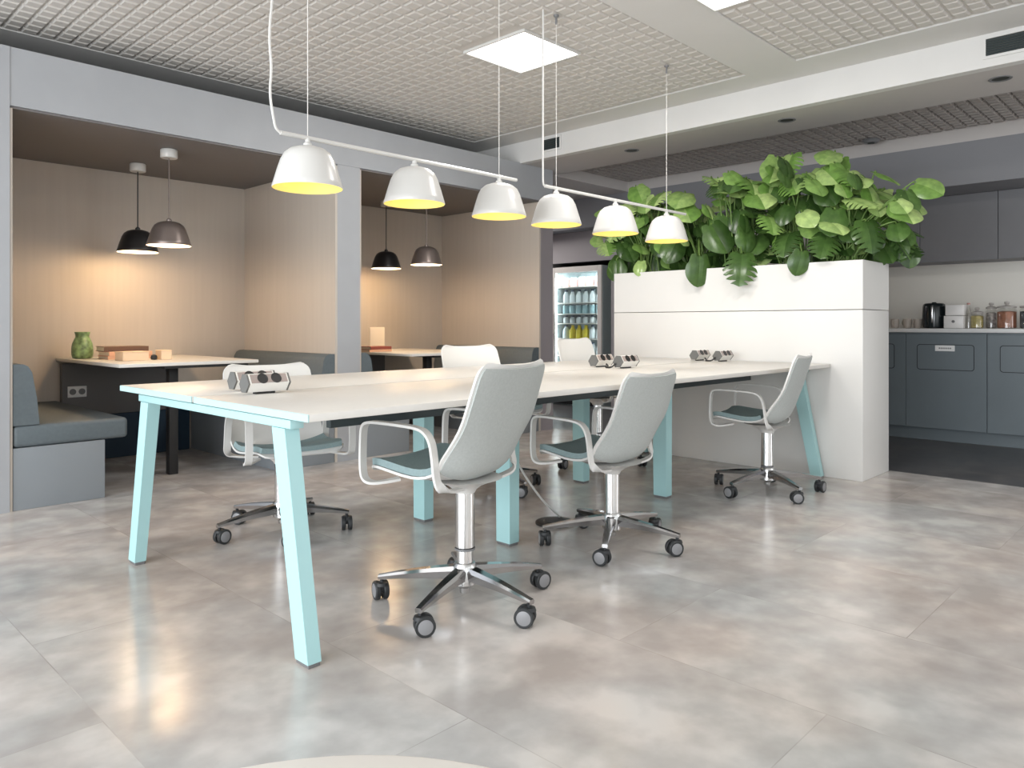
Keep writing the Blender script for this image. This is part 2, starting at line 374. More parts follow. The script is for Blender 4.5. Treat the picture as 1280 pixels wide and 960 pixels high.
def bench(x0, x1, side, label):
    """side +1: back against the wall at x1; -1: against x0"""
    t = thing('booth_bench', label, 'bench', ((x0 + x1) / 2, (YF + YB) / 2, 0), 0, 'upholstered booth benches')
    cx, cy = (x0 + x1) / 2, (YF + YB) / 2
    def bx(a, b, r, name, m):
        MB().rbox((a[0] - cx, a[1] - cy, a[2]), (b[0] - cx, b[1] - cy, b[2]), r, 3).build(name, m, t)
    y0, y1 = YF + 0.006, YB - 0.006
    if side < 0:
        bx((x0, y0, 0), (x0 + 0.455, y1, 0.335), 0.003, 'base', 'bench_base')
        bx((x0, y0 - 0.004, 0.337), (x0 + 0.58, y1, 0.455), 0.022, 'seat_cushion', 'bench_fabric')
        pr = [(x0, 0.456), (x0 + 0.125, 0.456), (x0 + 0.112, 0.60), (x0 + 0.09, 0.74), (x0 + 0.07, 0.775), (x0 + 0.045, 0.787), (x0, 0.787)]
    else:
        bx((x1 - 0.455, y0, 0), (x1, y1, 0.335), 0.003, 'base', 'bench_base')
        bx((x1 - 0.58, y0 - 0.004, 0.337), (x1, y1, 0.455), 0.022, 'seat_cushion', 'bench_fabric')
        pr = [(x1, 0.456), (x1 - 0.125, 0.456), (x1 - 0.112, 0.60), (x1 - 0.09, 0.74), (x1 - 0.07, 0.775), (x1 - 0.045, 0.787), (x1, 0.787)]
    MB().prism([(p - cx, z) for p, z in pr], y0 - cy, y1 - cy, 'y').build('back_cushion', 'bench_fabric', t, ang=50)
bench(1.036, 1.6, -1, 'blue-grey bench whose end faces the room at the far left edge of the picture')
bench(2.4, 3.029, 1, 'grey bench in the left booth, against the partition between the two booths')
bench(3.26, 3.9, -1, 'bench in the second booth, on its partition side, mostly behind the near chairs')
bench(4.6, 5.255, 1, 'dark grey bench in the second booth, beside the wall next to the fridge')

def booth_table(x0, x1, px0, px1, lx, label):
    ZT = 0.762; cx = (x0 + x1) / 2; cy = 5.45
    t = thing('booth_table', label, 'table', (cx, cy, 0), 0, 'booth tables')
    y0, y1 = 4.82, YB - 0.003
    MB().rbox((x0 - cx, y0 - cy, ZT - 0.022), (x1 - cx, y1 - cy, ZT), 0.004, 2).build('tabletop', 'tabletop', t)
    MB().rbox((x0 + .28 - cx, y0 + .03 - cy, ZT - 0.04), (x1 - .06 - cx, y1 - .06 - cy, ZT - 0.0235), 0.002, 1).build('underframe', 'black', t)
    MB().rbox((lx - .03 - cx, 5.10 - cy, 0.0), (lx + .03 - cx, 5.16 - cy, ZT - .041), 0.004, 2).build('leg', 'black', t)
    MB().rbox((px0 - cx, YB - .055 - cy, 0.335), (px1 - cx, YB - .004 - cy, ZT - .041), 0.003, 1).build('support_panel', 'panel_dark', t)
    MB().rbox((px0 - .0 - cx, YB - .035 - cy, 0.0), (px1 + .18 - cx, YB - .004 - cy, 0.333), 0.003, 1).build('kick_panel', 'navy', t)
    return t
booth_table(1.605, 2.50, 1.63, 2.37, 2.04, 'white booth table with green pot, in the left booth behind the long table')
booth_table(3.83, 4.74, 3.86, 4.47, 4.25, 'white booth table with upright cream card, in the second booth')

# wall socket on the support panel
t = thing('wall_socket', 'white double socket on the dark panel under the left booth table', 'socket', (1.727, YB - .0555, 0.515))
MB().rbox((-.062, -.009, -.04), (.062, 0, .04), 0.003, 2).build('face_plate', 'outlet', t)
for s in (-1, 1):
    MB().lathe([(0.022, 0), (0.022, 0.003), (0.017, 0.003), (0.016, 0.0005)], 20).build('socket_hole', 'grey_plastic', t).matrix_local = Matrix.Translation((s * .03, -.009, 0)) @ Matrix.Rotation(R(90), 4, 'X')

# things on the booth tables
TZ = 0.7625
prof = [(.045, 0), (.062, .006), (.068, .03), (.069, .07), (.064, .105), (.052, .135), (.043, .152), (.044, .166), (.05, .186), (.046, .188), (.038, .165), (.036, .15), (.03, .02), (0, .018)]
v = MB().lathe(prof, 28).build('ceramic_vase', 'vase_green', ang=60); v.location = (1.70, 5.83, TZ)
tag(v, 'green glazed vase at the back of the left booth table', 'vase')
def book(loc, sx, sy, h, cover, label, group, rz=0, z=0):
    t = thing('book', label, 'book', (loc[0], loc[1], TZ + z), rz + PI, group)
    c = MB().rbox((-sx / 2, -sy / 2, 0), (sx / 2, sy / 2, .003), .001, 1).rbox((-sx / 2, -sy / 2, h - .003), (sx / 2, sy / 2, h), .001, 1).rbox((-sx / 2, sy / 2 - .004, .002), (sx / 2, sy / 2, h - .002), .001, 1)
    c.build('cover', cover, t)
    MB().box((-sx / 2 + .005, -sy / 2 + .005, .0032), (sx / 2 - .005, sy / 2 - .005, h - .0032)).build('pages', 'paper', t, smooth=False)
book((1.915, 5.62), .30, .21, .022, 'book_peach', 'pale peach book at the bottom of the stack on the left booth table', 'books on the left booth table')
book((1.915, 5.63), .29, .20, .030, 'book_peach', 'peach book in the middle of the stack on the left booth table', 'books on the left booth table', 0.05, .0225)
book((1.905, 5.66), .29, .20, .034, 'book_brown', 'dark brown book on top of the stack beside the green vase', 'books on the left booth table', -0.04, .053)
def carton(loc, sx, sy, h, label, rz=0):
    t = thing('carton_box', label, 'box', (*loc, TZ), rz, 'small cartons on the left booth table')
    MB().rbox((-sx / 2, -sy / 2, 0), (sx / 2, sy / 2, h), .002, 1).build('body', 'carton', t)
    MB().rbox((-sx / 2 - .002, -sy / 2 - .002, h), (sx / 2 + .002, sy / 2 + .002, h + .006), .002, 1).build('lid', 'carton', t)
carton((1.845, 5.30), .17, .12, .055, 'long peach carton in front of the books on the left booth table', .08)
carton((2.055, 5.31), .07, .10, .058, 'small square carton right of the books on the left booth table')
k = MB().lathe([(0, 0), (.018, .002), (.022, .015), (.018, .03), (.008, .036), (0, .037)], 16).build('black_knob', 'black'); k.name = 'tape_roll'; k.location = (1.975, 5.27, TZ)
tag(k, 'small dark round object between the two cartons on the booth table', 'ornament')
book((3.955, 5.50), .24, .18, .020, 'book_peach', 'pale book under the red book in the second booth', 'books in the second booth')
book((3.957, 5.50), .235, .175, .026, 'book_red', 'dark red book on top of the pair in the second booth', 'books in the second booth', 0.06, .0205)
t = thing('card_stand', 'upright cream card standing behind the red book in the second booth', 'card', (4.15, 5.74, TZ), R(-12))
MB().rbox((-.075, -.012, .014), (.075, .0, .215), .008, 2).build('card', 'paper', t)
MB().rbox((-.085, -.05, 0), (.085, .04, .014), .004, 2).build('base', 'paper', t)

# ------------------------------------------------------------------ pendant lamps
def shade_prof(r, h, th=0.004):
    o = [(0.018, h), (r * .30, h * .985), (r * .50, h * .93), (r * .66, h * .82), (r * .76, h * .66), (r * .86, h * .40), (r * .95, h * .14), (r, 0)]
    return o, [(max(a - th, .004), b - th * .6) if i < len(o) - 1 else (a - th, 0) for i, (a, b) in enumerate(o)]
def add_shade(parent, x, z, r, h, mo, mi, bulbmat, stem_top=None, neck_m=None):
    o, i = shade_prof(r, h)
    sh = MB().lathe(o + [(r - .002, -.003)], 40, (x, 0, z), caps=False).build('lamp_shade', mo, parent, ang=60)
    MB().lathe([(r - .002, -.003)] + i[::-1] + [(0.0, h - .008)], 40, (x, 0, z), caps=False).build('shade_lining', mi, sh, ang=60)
    MB().lathe([(0, .046), (.018, .046), (.02, .03), (.03, .012), (.038, -.012), (.034, -.034), (.02, -.048), (0, -.052)], 20, (x, 0, z + h * .52)).build('bulb', bulbmat, sh, ang=60)
    if stem_top: MB().lathe([(0.017, 0), (0.017, .012), (0.010, .018), (0.010, stem_top)], 16, (x, 0, z + h - .001)).build('neck', neck_m or mo, sh)
    return sh
def lamp_light(name, loc, power, col, rad=.04):
    l = bpy.data.lights.new(name, 'POINT'); l.energy = power; l.color = col; l.shadow_soft_size = rad
    o = bpy.data.objects.new(name, l); COL.objects.link(o); o.location = loc; return o
ZBAR = 1.737
def rail_lamp(xs, x0, x1, label, kink):
    cx = (x0 + x1) / 2
    t = thing('rail_pendant_lamp', label, 'lamp', (cx, 2.63, ZBAR), 0, 'white rail pendants over the long table')
    MB().tube([(x0 - cx, 0, 0), (x1 - cx, 0, 0)], .0085, 10).build('rail', 'lamp_white', t)
    for x in xs:
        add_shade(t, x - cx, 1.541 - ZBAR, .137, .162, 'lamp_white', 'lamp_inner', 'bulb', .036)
        lamp_light('lamp_glow', (x, 2.63, 1.57), 0.55, (1.0, .80, .48), .05)
    for x in (xs[0], xs[2]):
        MB().tube([(x - cx, 0, .008), (x - cx, 0, ZC - ZBAR)], .0016, 6).build('suspension_wire', 'wire', t)
        MB().lathe([(.004, -.05), (.006, -.045), (.006, -.012), (.014, -.008), (.016, 0)], 12, (x - cx, 0, ZC - ZBAR)).build('ceiling_clip', 'grey_plastic', t)
    pts = [(x0 - cx, 0, 0), (x0 - cx - .02, 0, .012), (x0 - cx - .028, 0, .05)]
    if kink:
        pts += [(x0 - cx - .045, .0, .14), (x0 - cx - .035, 0, .24), (x0 - cx - .048, 0, .36), (x0 - cx - .03, 0, .52), (x0 - cx - .036, 0, .72), (x0 - cx - .03, 0, ZC - ZBAR)]
    else:
        pts = [(x0 - cx, 0, 0), (x0 - cx - .012, 0, .004), (x0 - cx - .016, 0, .03), (x0 - cx - .016, 0, .3), (x0 - cx - .014, 0, ZC - ZBAR)]
    MB().tube(chaikin(pts, 2), .005, 8).build('cable', 'lamp_white', t)
rail_lamp((1.57, 2.105, 2.64), 1.452, 2.765, 'white three-shade rail lamp over the near half of the long table', True)
rail_lamp((3.077, 3.615, 4.17), 2.985, 4.40, 'white three-shade rail lamp over the table half beside the planter', False)

def booth_lamp(x, y, m, label):
    zb = 1.527; h = .158; r = .138
    t = thing('pendant_lamp', label, 'lamp', (x, y, zb), 0, 'small pendants in the booths')
    add_shade(t, 0, 0, r, h, m, 'power_white', 'bulb_warm', .02)
    MB().tube([(0, 0, h + .01), (0, 0, ZB - zb - .04)], .0045, 8).build('cord', m, t)
    MB().lathe([(.05, 0), (.054, .006), (.054, .05), (.05, ZB - zb - .0 - (ZB - zb - .056))], 24, (0, 0, ZB - zb - .0565)).build('ceiling_cup', 'lamp_white', t)
    lamp_light('lamp_glow', (x, y, zb + .02), 11.5, (1.0, .68, .38), .05)
booth_lamp(2.02, 5.69, 'lamp_black', 'black pendant lamp at the back of the left booth')
booth_lamp(2.00, 5.08, 'lamp_bronze', 'bronze pendant lamp at the front of the left booth')
booth_lamp(4.22, 5.69, 'lamp_black', 'black pendant lamp at the back of the second booth')
booth_lamp(4.20, 5.08, 'lamp_bronze', 'bronze pendant lamp at the front of the second booth')

# ------------------------------------------------------------------ ceiling fittings
for k, (a, b, c, d) in enumerate(LIGHTS):
    t = thing('ceiling_light_panel', ['square bright ceiling panel above the long table', 'square bright ceiling panel cut by the top edge of the picture'][k], 'light', ((a + b) / 2, (c + d) / 2, ZC), 0, 'square ceiling light panels')
    w = (b - a) / 2; e = (d - c) / 2
    f = MB().box((-w - .012, -e - .012, -.004), (w + .012, -e, .02)).box((-w - .012, e, -.004), (w + .012, e + .012, .02)).box((-w - .012, -e, -.004), (-w, e, .02)).box((w, -e, -.004), (w + .012, e, .02))
    f.build('frame', 'lamp_white', t, smooth=False)
    MB().box((-w, -e, 0.002), (w, e, .012)).build('diffuser', 'panel_light', t, smooth=False)
for k, y in enumerate((3.672, 2.323, 1.006)):
    t = thing('downlight', ['recessed downlight in the lowered ceiling above the left end of the planter', 'recessed downlight in the lowered ceiling above the middle of the planter', 'recessed downlight in the lowered ceiling below the large air vent'][k], 'light', (5.28, y, ZL), 0, 'recessed downlights')
    MB().lathe([(.062, 0), (.062, -.004), (.055, -.006), (.046, -.003), (.046, 0)], 28).build('rim', 'grey_plastic', t)
    MB().lathe([(.046, -.001), (.03, -.0005), (0, -.0005)], 24, caps=False).build('lens', 'vent_dark', t)
t = thing('smoke_detector', 'dark round detector in the relief ceiling above the tall plants', 'detector', (6.72, 2.22, ZK))
MB().lathe([(.065, 0), (.07, -.012), (.055, -.03), (0, -.032)], 24).build('body', 'grey_plastic', t)
MB().lathe([(.03, -.031), (.025, -.036), (0, -.036)], 20).build('cap', 'vent_dark', t)
def vent(y0, y1, z0, z1, label):
    cy, cz = (y0 + y1) / 2, (z0 + z1) / 2; w = (y1 - y0) / 2; h = (z1 - z0) / 2
    t = thing('air_vent', label, 'vent', (4.989, cy, cz), 0, 'air vents in the beam')
    f = MB().box((-.008, -w, -h), (0, w, -h + .016)).box((-.008, -w, h - .016), (0, w, h)).box((-.008, -w, -h + .016), (0, -w + .016, h - .016)).box((-.008, w - .016, -h + .016), (0, w, h - .016))
    f.build('frame', 'white_paint', t, smooth=False)
    MB().box((-.002, -w + .014, -h + .014), (0, w - .014, h - .014)).build('backing', 'vent_dark', t, smooth=False)
    g = MB(); n = 7
    for i in range(n):
        z = -h + .02 + (2 * h - .04) * (i + .5) / n
        g.add([(-.008, -w + .016, z - .003), (-.002, -w + .016, z + .004), (-.002, w - .016, z + .004), (-.008, w - .016, z - .003), (-.008, -w + .016, z - .0045), (-.002, -w + .016, z + .0025), (-.002, w - .016, z + .0025), (-.008, w - .016, z - .0045)],
              [(0, 1, 2, 3), (7, 6, 5, 4), (0, 3, 7, 4), (1, 5, 6, 2), (0, 4, 5, 1), (3, 2, 6, 7)])
    g.build('louvres', 'beam_dark', t, smooth=False)
vent(0.72, 1.037, 2.525, 2.655, 'large dark air vent in the white beam at the right')
vent(4.205, 4.425, 2.53, 2.655, 'small dark air vent in the white beam near the booths')

# ------------------------------------------------------------------ long table
TX0, TX1, TY0, TY1, TT = 1.13, 4.968, 1.892, 3.385, 0.745
YC = 2.665
t = thing('conference_table', 'long white meeting table with pale mint legs, running to the planter', 'table', (TX0, YC, 0))
ox, oy = TX0, YC
def tb(a, b, r, name, m, seg=2): return MB().rbox((a[0] - ox, a[1] - oy, a[2]), (b[0] - ox, b[1] - oy, b[2]), r, seg).build(name, m, t)
for y0, y1 in ((TY0, YC - .012), (YC + .012, TY1)):
    top = tb((TX0 + .004, y0, TT - .023), (TX1, y1, TT), .002, 'tabletop', 'tabletop')
    e = MB().rbox((0, y0 - oy, TT - .0232), (.0045, y1 - oy, TT - .001), .0008, 1).build('edge_band', 'edge_mint', top)
tb((TX0 + .05, YC - .05, TT - .06), (TX1 - .03, YC + .05, TT - .028), .002, 'cable_tray', 'beam_dark')
tb((TX0 + .42, 2.435, .612), (TX1 - .02, 2.465, .716), .002, 'side_rail', 'beam_dark')
def leg(xf, yb, yt, name='leg', wx=.045, wy=.072):
    """leaning leg, xf front face, yb / yt the -Y corner at foot and head"""
    mb = MB(); v = []
    for z, y, s in ((.012, yb, 1.0), (.686, yt, 1.08)):
        v += [(xf - ox, y - oy, z), (xf + wx * s - ox, y - oy, z), (xf + wx * s - ox, y + wy * s - oy, z), (xf - ox, y + wy * s - oy, z)]
    mb.add(v, [(0, 3, 2, 1), (4, 5, 6, 7), (0, 1, 5, 4), (1, 2, 6, 5), (2, 3, 7, 6), (3, 0, 4, 7)])
    o = mb.build(name, 'mint', t, ang=20)
    MB().rbox((xf + .002 - ox, yb + .002 - oy, 0), (xf + wx - .002 - ox, yb + wy - .002 - oy, .013), .002, 1).build('foot', 'grey_plastic', o)
for xf, s in ((1.152, 1), (4.905, 1)):
    leg(xf, 1.928, 2.061); leg(xf, 3.279, 3.134)
    tb((xf + .001, 2.03, .687), (xf + .047, 3.24, .714), .002, 'cross_bar', 'mint')
for xf in (2.42, 3.71):
    leg(xf, 2.343, 2.343, wx=.06, wy=.085); leg(xf, 2.945, 2.945, wx=.06, wy=.085)
    tb((xf + .001, 2.13, .687), (xf + .059, 3.12, .714), .002, 'cross_bar', 'mint')

# power boxes along the seam
def power_box(x, y, label, rz=0):
    g = thing('power_box', label, 'power socket', (x, y, TT), rz, 'power boxes on the long table')
    L_ = .155
    hexa = [(-.036, .040), (-.012, .008), (.020, .008), (.036, .038), (.012, .074), (-.016, .074)]
    MB().prism(hexa, 0, L_, 'x').build('body', 'power_white', g, ang=15)
    MB().prism([(p * 1.03, q * 1.015 - .0008) for p, q in hexa], -.007, -.0005, 'x').build('end_cap', 'power_grey', g, ang=15)
    MB().prism([(p * 1.03, q * 1.015 - .0008) for p, q in hexa], L_ + .0005, L_ + .007, 'x').build('end_cap', 'power_grey', g, ang=15)
    # the sloping socket face looks over the near table edge
    a = Vector((0, -.036, .040)); b = Vector((0, -.016, .074)); n = Vector((0, -(b.z - a.z), (b.y - a.y))).normalized()
    mbp = MB(); u = (b - a); qs = []
    for k in (0.06, 0.94):
        for xx in (.006, L_ - .006): qs.append((xx, *(a + u * k)[1:]))
    ff = [Vector(q) + n * .0006 for q in (qs[0], qs[1], qs[3], qs[2])] + [Vector(q) + n * .002 for q in (qs[0], qs[1], qs[3], qs[2])]
    mbp.add(ff, [(0, 3, 2, 1), (4, 5, 6, 7), (0, 1, 5, 4), (1, 2, 6, 5), (2, 3, 7, 6), (3, 0, 4, 7)]).build('socket_face', 'socket_face', g, smooth=False)
    rot = n.to_track_quat('Z', 'Y').to_matrix().to_4x4()
    for xx in (.052, .106):
        c = a + u * .5 + n * .002; c.x = xx
        MB().lathe([(.0205, 0), (.0205, .0015), (.0175, .0015), (.0165, .0004), (0, .0004)], 20).build('socket', 'black', g).matrix_local = Matrix.Translation(c) @ rot
    MB().box((.035, -.012, 0), (.11, .014, .0085)).build('foot', 'black', g, smooth=False)
    return g
power_box(1.295, 2.595, 'front power box of the pair at the open table end, two sockets visible')
power_box(1.330, 2.765, 'rear power box of the pair at the open table end, partly hidden')
power_box(3.57, 2.575, 'front power box of the middle pair, with black sockets on top')
power_box(3.57, 2.755, 'rear power box of the middle pair, in front of the chair by the fridge')
power_box(4.715, 2.565, 'front power box of the pair closest to the planter')
power_box(4.715, 2.745, 'rear power box of the pair closest to the planter')
for a, b, lab in (((3.57, 2.575), (3.57, 2.755), 'middle'), ((4.715, 2.565), (4.715, 2.745), 'last')):
    c = MB().tube(chaikin([(b[0] + .06, b[1] - .048, TT + .02), (b[0] + .045, b[1] - .075, TT + .0055), (a[0] - .02, a[1] + .085, TT + .0055), (a[0] - .03, a[1] + .03, TT + .0055), (a[0] - .013, a[1] + .01, TT + .03)], 2), .005, 8).build('power_lead', 'black')
    tag(c, {'middle': 'short dark lead joining the two power boxes of the middle pair', 'last': 'short dark lead joining the two power boxes closest to the planter'}[lab], 'cable', 'leads between power boxes')

# floor box and the white cable that drops to it
t = thing('floor_box', 'black round floor box under the table, where the white cable ends', 'floor socket', (2.87, 2.46, 0))
MB().lathe([(.10, 0), (.10, .008), (.092, .012), (.06, .012)], 32).build('rim', 'black', t)
MB().lathe([(.06, .0115), (.055, .016), (0, .017)], 24).build('lid', 'black_rubber', t)
c = MB().tube(chaikin([(2.62, 2.56, .684), (2.62, 2.55, .55), (2.63, 2.53, .38), (2.68, 2.50, .27), (2.76, 2.48, .16), (2.84, 2.47, .08), (2.93, 2.485, .022), (2.935, 2.487, .0175)], 3), .0055, 8).build('power_cable', 'lamp_white')
tag(c, 'white cable hanging from under the table to the floor box', 'cable')

# ------------------------------------------------------------------ swivel chairs
def chair_prof():
    P = [(.272, .478), (.262, .490), (.24, .496), (.19, .490), (.12, .480), (.05, .472), (-.01, .469), (-.05, .474), (-.085, .490), (-.112, .520), (-.130, .56), (-.152, .63), (-.172, .70), (-.192, .77), (-.208, .82), (-.219, .852), (-.224, .866)]
    return [Vector((0, a, b)) for a, b in P]
def surf(P, wf, lift, n=14, off=0.0):
    """P profile points in the YZ plane, wf(k) half width, lift(k) how far the sides come up / forward"""
    G = []
    for k, p in enumerate(P):
        tg = (P[min(k + 1, len(P) - 1)] - P[max(k - 1, 0)]).normalized(); nn = Vector((0, -tg.z, tg.y)) * -1
        row = []
        for i in range(n + 1):
            s = -1 + 2 * i / n; w = wf(k)
            row.append(Vector((s * w, 0, 0)) + p + (nn * (lift(k) * abs(s) ** 2.6)) + nn * off)
        G.append(row)
    return G
PR = chaikin(chair_prof(), 1); NP = len(PR)
_len = [0.0]
for a, b in zip(PR, PR[1:]): _len.append(_len[-1] + (b - a).length)
TOT = _len[-1]
def half_w(k):
    s = _len[k]; t = s / TOT
    w = .205 + .022 * min(1, t / .3) if t < .45 else .227 + .006 * math.sin((t - .45) / .55 * PI) - .010 * (t - .45) / .55
    for d, r in ((s, .05), (TOT - s, .045)):
        if d < r: w -= r * (1 - math.sqrt(max(0, 1 - (1 - d / r) ** 2)))
    return w
def lift(k):
    t = _len[k] / TOT
    return .012 + .050 * math.exp(-((t - .53) / .15) ** 2) + (.008 if t > .6 else 0) * min(1, (t - .6) / .2 if t > .6 else 0)
def make_chair(label):
    t = thing('office_chair', label, 'chair', (0, 0, 0), 0, 'swivel chairs round the long table')
    S = surf(PR, half_w, lift)
    MB().slab(S, .009).build('seat_shell', 'chair_white', t, ang=60)
    # outer back cover, set in a little from the rim
    ks = [k for k in range(NP) if _len[k] / TOT > .425 and TOT - _len[k] > .006]
    G = surf(PR, lambda k: half_w(k) - .008, lift, off=0)
    sgn = .0105
    def outward(k, p):
        tg = (PR[min(k + 1, NP - 1)] - PR[max(k - 1, 0)]).normalized(); return p + Vector((0, -tg.z, tg.y)) * sgn
    MB().slab([[outward(k, p) for p in G[k]] for k in ks], .007).build('back_cover', 'chair_back', t, ang=60)
    # seat pad
    ks = [k for k in range(NP) if .012 < _len[k] and _len[k] / TOT < .40]
    G = surf(PR, lambda k: half_w(k) - .010, lift, off=0)
    def inward(k, p, q):
        tg = (PR[min(k + 1, NP - 1)] - PR[max(k - 1, 0)]).normalized(); return p - Vector((0, -tg.z, tg.y)) * q
    MB().slab([[inward(k, p, .024) for p in G[k]] for k in ks], .0235).build('seat_pad', 'chair_seat', t, ang=60)
    # arm loops
    for s in (-1, 1):
        x = s * .243
        pts = [(s * .17, .16, .462), (s * .21, .19, .455), (x, .222, .452), (x, .256, .462), (x, .266, .50), (x, .264, .60), (x, .260, .646), (x, .243, .662), (x, .20, .665), (x, .10, .662), (x, .03, .658), (x, -.010, .648), (x, -.036, .615), (x, -.046, .56), (x, -.052, .505), (x, -.06, .475), (s * .225, -.068, .455), (s * .185, -.064, .442), (s * .10, -.05, .436)]
        wd = [(.1, -1, 0), (.6, -.7, 0)] + [(1, 0, 0)] * 14 + [(.7, .7, 0), (.15, 1, 0), (0, 1, 0)]
        pp = [Vector(p) for p in pts]; ww = [Vector(w) for w in wd]
        if s < 0: ww = [Vector((w.x, -w.y, 0)) for w in ww]
        for _ in range(2):
            q = [pp[0]]; r = [ww[0]]
            for i in range(len(pp) - 1):
                q += [pp[i] * .75 + pp[i + 1] * .25, pp[i] * .25 + pp[i + 1] * .75]; r += [ww[i] * .75 + ww[i + 1] * .25, ww[i] * .25 + ww[i + 1] * .75]
            pp = q + [pp[-1]]; ww = r + [ww[-1]]
        MB().ribbon(pp, [tuple(w) for w in ww], .032, .009).build('armrest', 'chair_white', t, ang=40)
    # white trumpet under the shell, column, hub
    MB().lathe([(.036, .40), (.042, .412), (.062, .428), (.10, .444), (.135, .455)], 28, (0, .0, 0)).build('seat_bracket', 'chair_white', t, ang=60)
    MB().lathe([(.033, .205), (.035, .207), (.035, .402), (.033, .404)], 28).build('column_sleeve', 'chrome', t)
    MB().lathe([(.030, .10), (.030, .33)], 28).build('column', 'chrome', t)
    MB().lathe([(.036, .203), (.037, .2), (.037, .196), (.031, .195)], 28, caps=False).build('column_ring', 'grey_plastic', t)
    MB().lathe([(.0, .04), (.018, .042), (.02, .06), (.042, .075), (.044, .135), (.036, .15), (.03, .152)], 28).build('hub', 'alu', t)
    # five base legs and casters
    lg = MB(); n = 8; prof = []
    for i in range(n + 1):
        u = i / n; x = .034 + u * (.318 - .034); z = .138 - .045 * u + .004 * math.sin(u * PI); w = .024 * (1 - u) + .0125 * u; h = .045 * (1 - u) + .016 * u
        prof.append((x, z, w, h))
    vs = []; fs = []
    for x, z, w, h in prof:
        vs += [(x, -w * .7, z), (x, w * .7, z), (x, w, z - h * .35), (x, w * .85, z - h), (x, -w * .85, z - h), (x, -w, z - h * .35)]
    for i in range(n):
        for j in range(6):
            k = (j + 1) % 6; fs.append((i * 6 + j, i * 6 + k, i * 6 + 6 + k, i * 6 + 6 + j))
    fs += [(5, 4, 3, 2, 1, 0), tuple(n * 6 + j for j in range(6))]
    lg.add(vs, fs)
    leg0 = lg.build('leg', 'polished', t, ang=30)
    cas = MB().lathe([(.007, .056), (.007, .08)], 12).lathe([(.0, .067), (.02, .065), (.024, .055), (.012, .05), (0, .05)], 16)
    cas.rbox((-.03, -.011, .03), (.012, .011, .062), .006, 2)
    c0 = cas.build('caster', 'black_rubber', t)
    whm = []
    for s in (-1, 1):
        w = MB().lathe([(0, 0), (.014, 0), (.016, .003), (.027, .003), (.031, .0), (.034, .004), (.034, .016), (.031, .019), (0, .019)], 24)
        nf = len(w.f); w.lathe([(0, .0212), (.021, .0206), (.025, .0188)], 24, caps=False)
        o = w.build('wheel', 'black_rubber', c0); o.data.materials.append(M['wheel_disc'])
        for p in list(o.data.polygons)[nf:]: p.material_index = 1
        o.matrix_local = Matrix.Translation((-.014, s * .006, .034)) @ Matrix.Rotation(R(-90 * s), 4, 'X')
    legs = [leg0]; cs = [c0]
    for k in range(1, 5):
        l = leg0.copy(); COL.objects.link(l); l.parent = t; legs.append(l)
        c = c0.copy(); COL.objects.link(c); c.parent = t; cs.append(c)
        for w in list(c0.children):
            d = w.copy(); COL.objects.link(d); d.parent = c
    return t
UPPER = ('seat_shell', 'back_cover', 'seat_pad', 'armrest', 'seat_bracket', 'column_sleeve', 'column_ring')
def pose(ch, x, y, face, base, dz, swiv):
    """face: azimuth the sitter looks; base: azimuth of the first star leg; dz: gas lift; swiv: caster headings"""
    ch.location = (x, y, 0); rz = R(face - 90); ch.rotation_euler = (0, 0, rz)
    li = ci = 0
    for c in ch.children:
        nm = c.name.split('.')[0]
        if nm == 'leg':
            c.rotation_euler = (0, 0, R(base + 72 * li) - rz); li += 1
        elif nm == 'caster':
            a = R(base + 72 * ci) - rz
            c.location = (.306 * math.cos(a), .306 * math.sin(a), 0); c.rotation_euler = (0, 0, R(swiv[ci]) - rz); ci += 1
        elif nm in UPPER:
            c.location = (0, 0, dz)
CH = [
    (1.818, 1.984, 103, 55.5, 0.0, (200, 250, 150, 300, 170), 'pale grey-green swivel armchair nearest the camera, at the near side of the long table'),
    (2.77, 2.035, 93, 67, -.075, (150, 230, 280, 330, 200), 'pale grey-green swivel armchair in the middle of the near side, set low'),
    (4.29, 2.008, 101, 23, -.045, (120, 200, 260, 310, 180), 'grey-green swivel armchair in front of the white planter face'),
    (1.84, 3.315, 261, 34, -.07, (250, 120, 190, 300, 60), 'white-fronted swivel armchair on the far side, behind the open end of the table'),
    (3.19, 3.258, 265, 50, 0.0, (250, 100, 190, 300, 60), 'white-fronted swivel armchair on the far side, in front of the second booth'),
    (4.27, 3.262, 275, 20, .03, (250, 100, 190, 300, 60), 'white-fronted swivel armchair on the far side, in front of the fridge'),
]
ch0 = make_chair(CH[0][6])
chairs = [ch0] + [dup(ch0, (0, 0, 0), 0, c[6]) for c in CH[1:]]
for o, c in zip(chairs, CH): pose(o, *c[:6])

# ------------------------------------------------------------------ planter with monstera
PX0, PX1, PY0, PY1, PZ = 4.98, 5.48, 1.695, 3.637, 1.416
t = thing('planter', 'tall white planter wall standing at the end of the long table', 'planter', ((PX0 + PX1) / 2, (PY0 + PY1) / 2, 0))
hx, hy = (PX1 - PX0) / 2, (PY1 - PY0) / 2
MB().rbox((-hx, -hy, 0), (hx, hy, 1.096), .003, 2).build('cabinet', 'planter', t)
tr = MB()
th = .02
tr.rbox((-hx, -hy, 1.0995), (-hx + th, hy, PZ), .002, 1).rbox((hx - th, -hy, 1.0995), (hx, hy, PZ), .002, 1).rbox((-hx + th, -hy, 1.0995), (hx - th, -hy + th, PZ), .002, 1).rbox((-hx + th, hy - th, 1.0995), (hx - th, hy, PZ), .002, 1).box((-hx + .01, -hy + .01, 1.0995), (hx - .01, hy - .01, 1.112))
tr.build('trough', 'planter', t)
g = MB(); G = []
for j in range(13):
    G.append([(-hx + .026 + (2 * hx - .052) * i / 6, -hy + .026 + (2 * hy - .052) * j / 12, 1.365 + random.uniform(-.008, .008)) for i in range(7)])
g.slab(G, -.02).build('soil', 'soil', t)

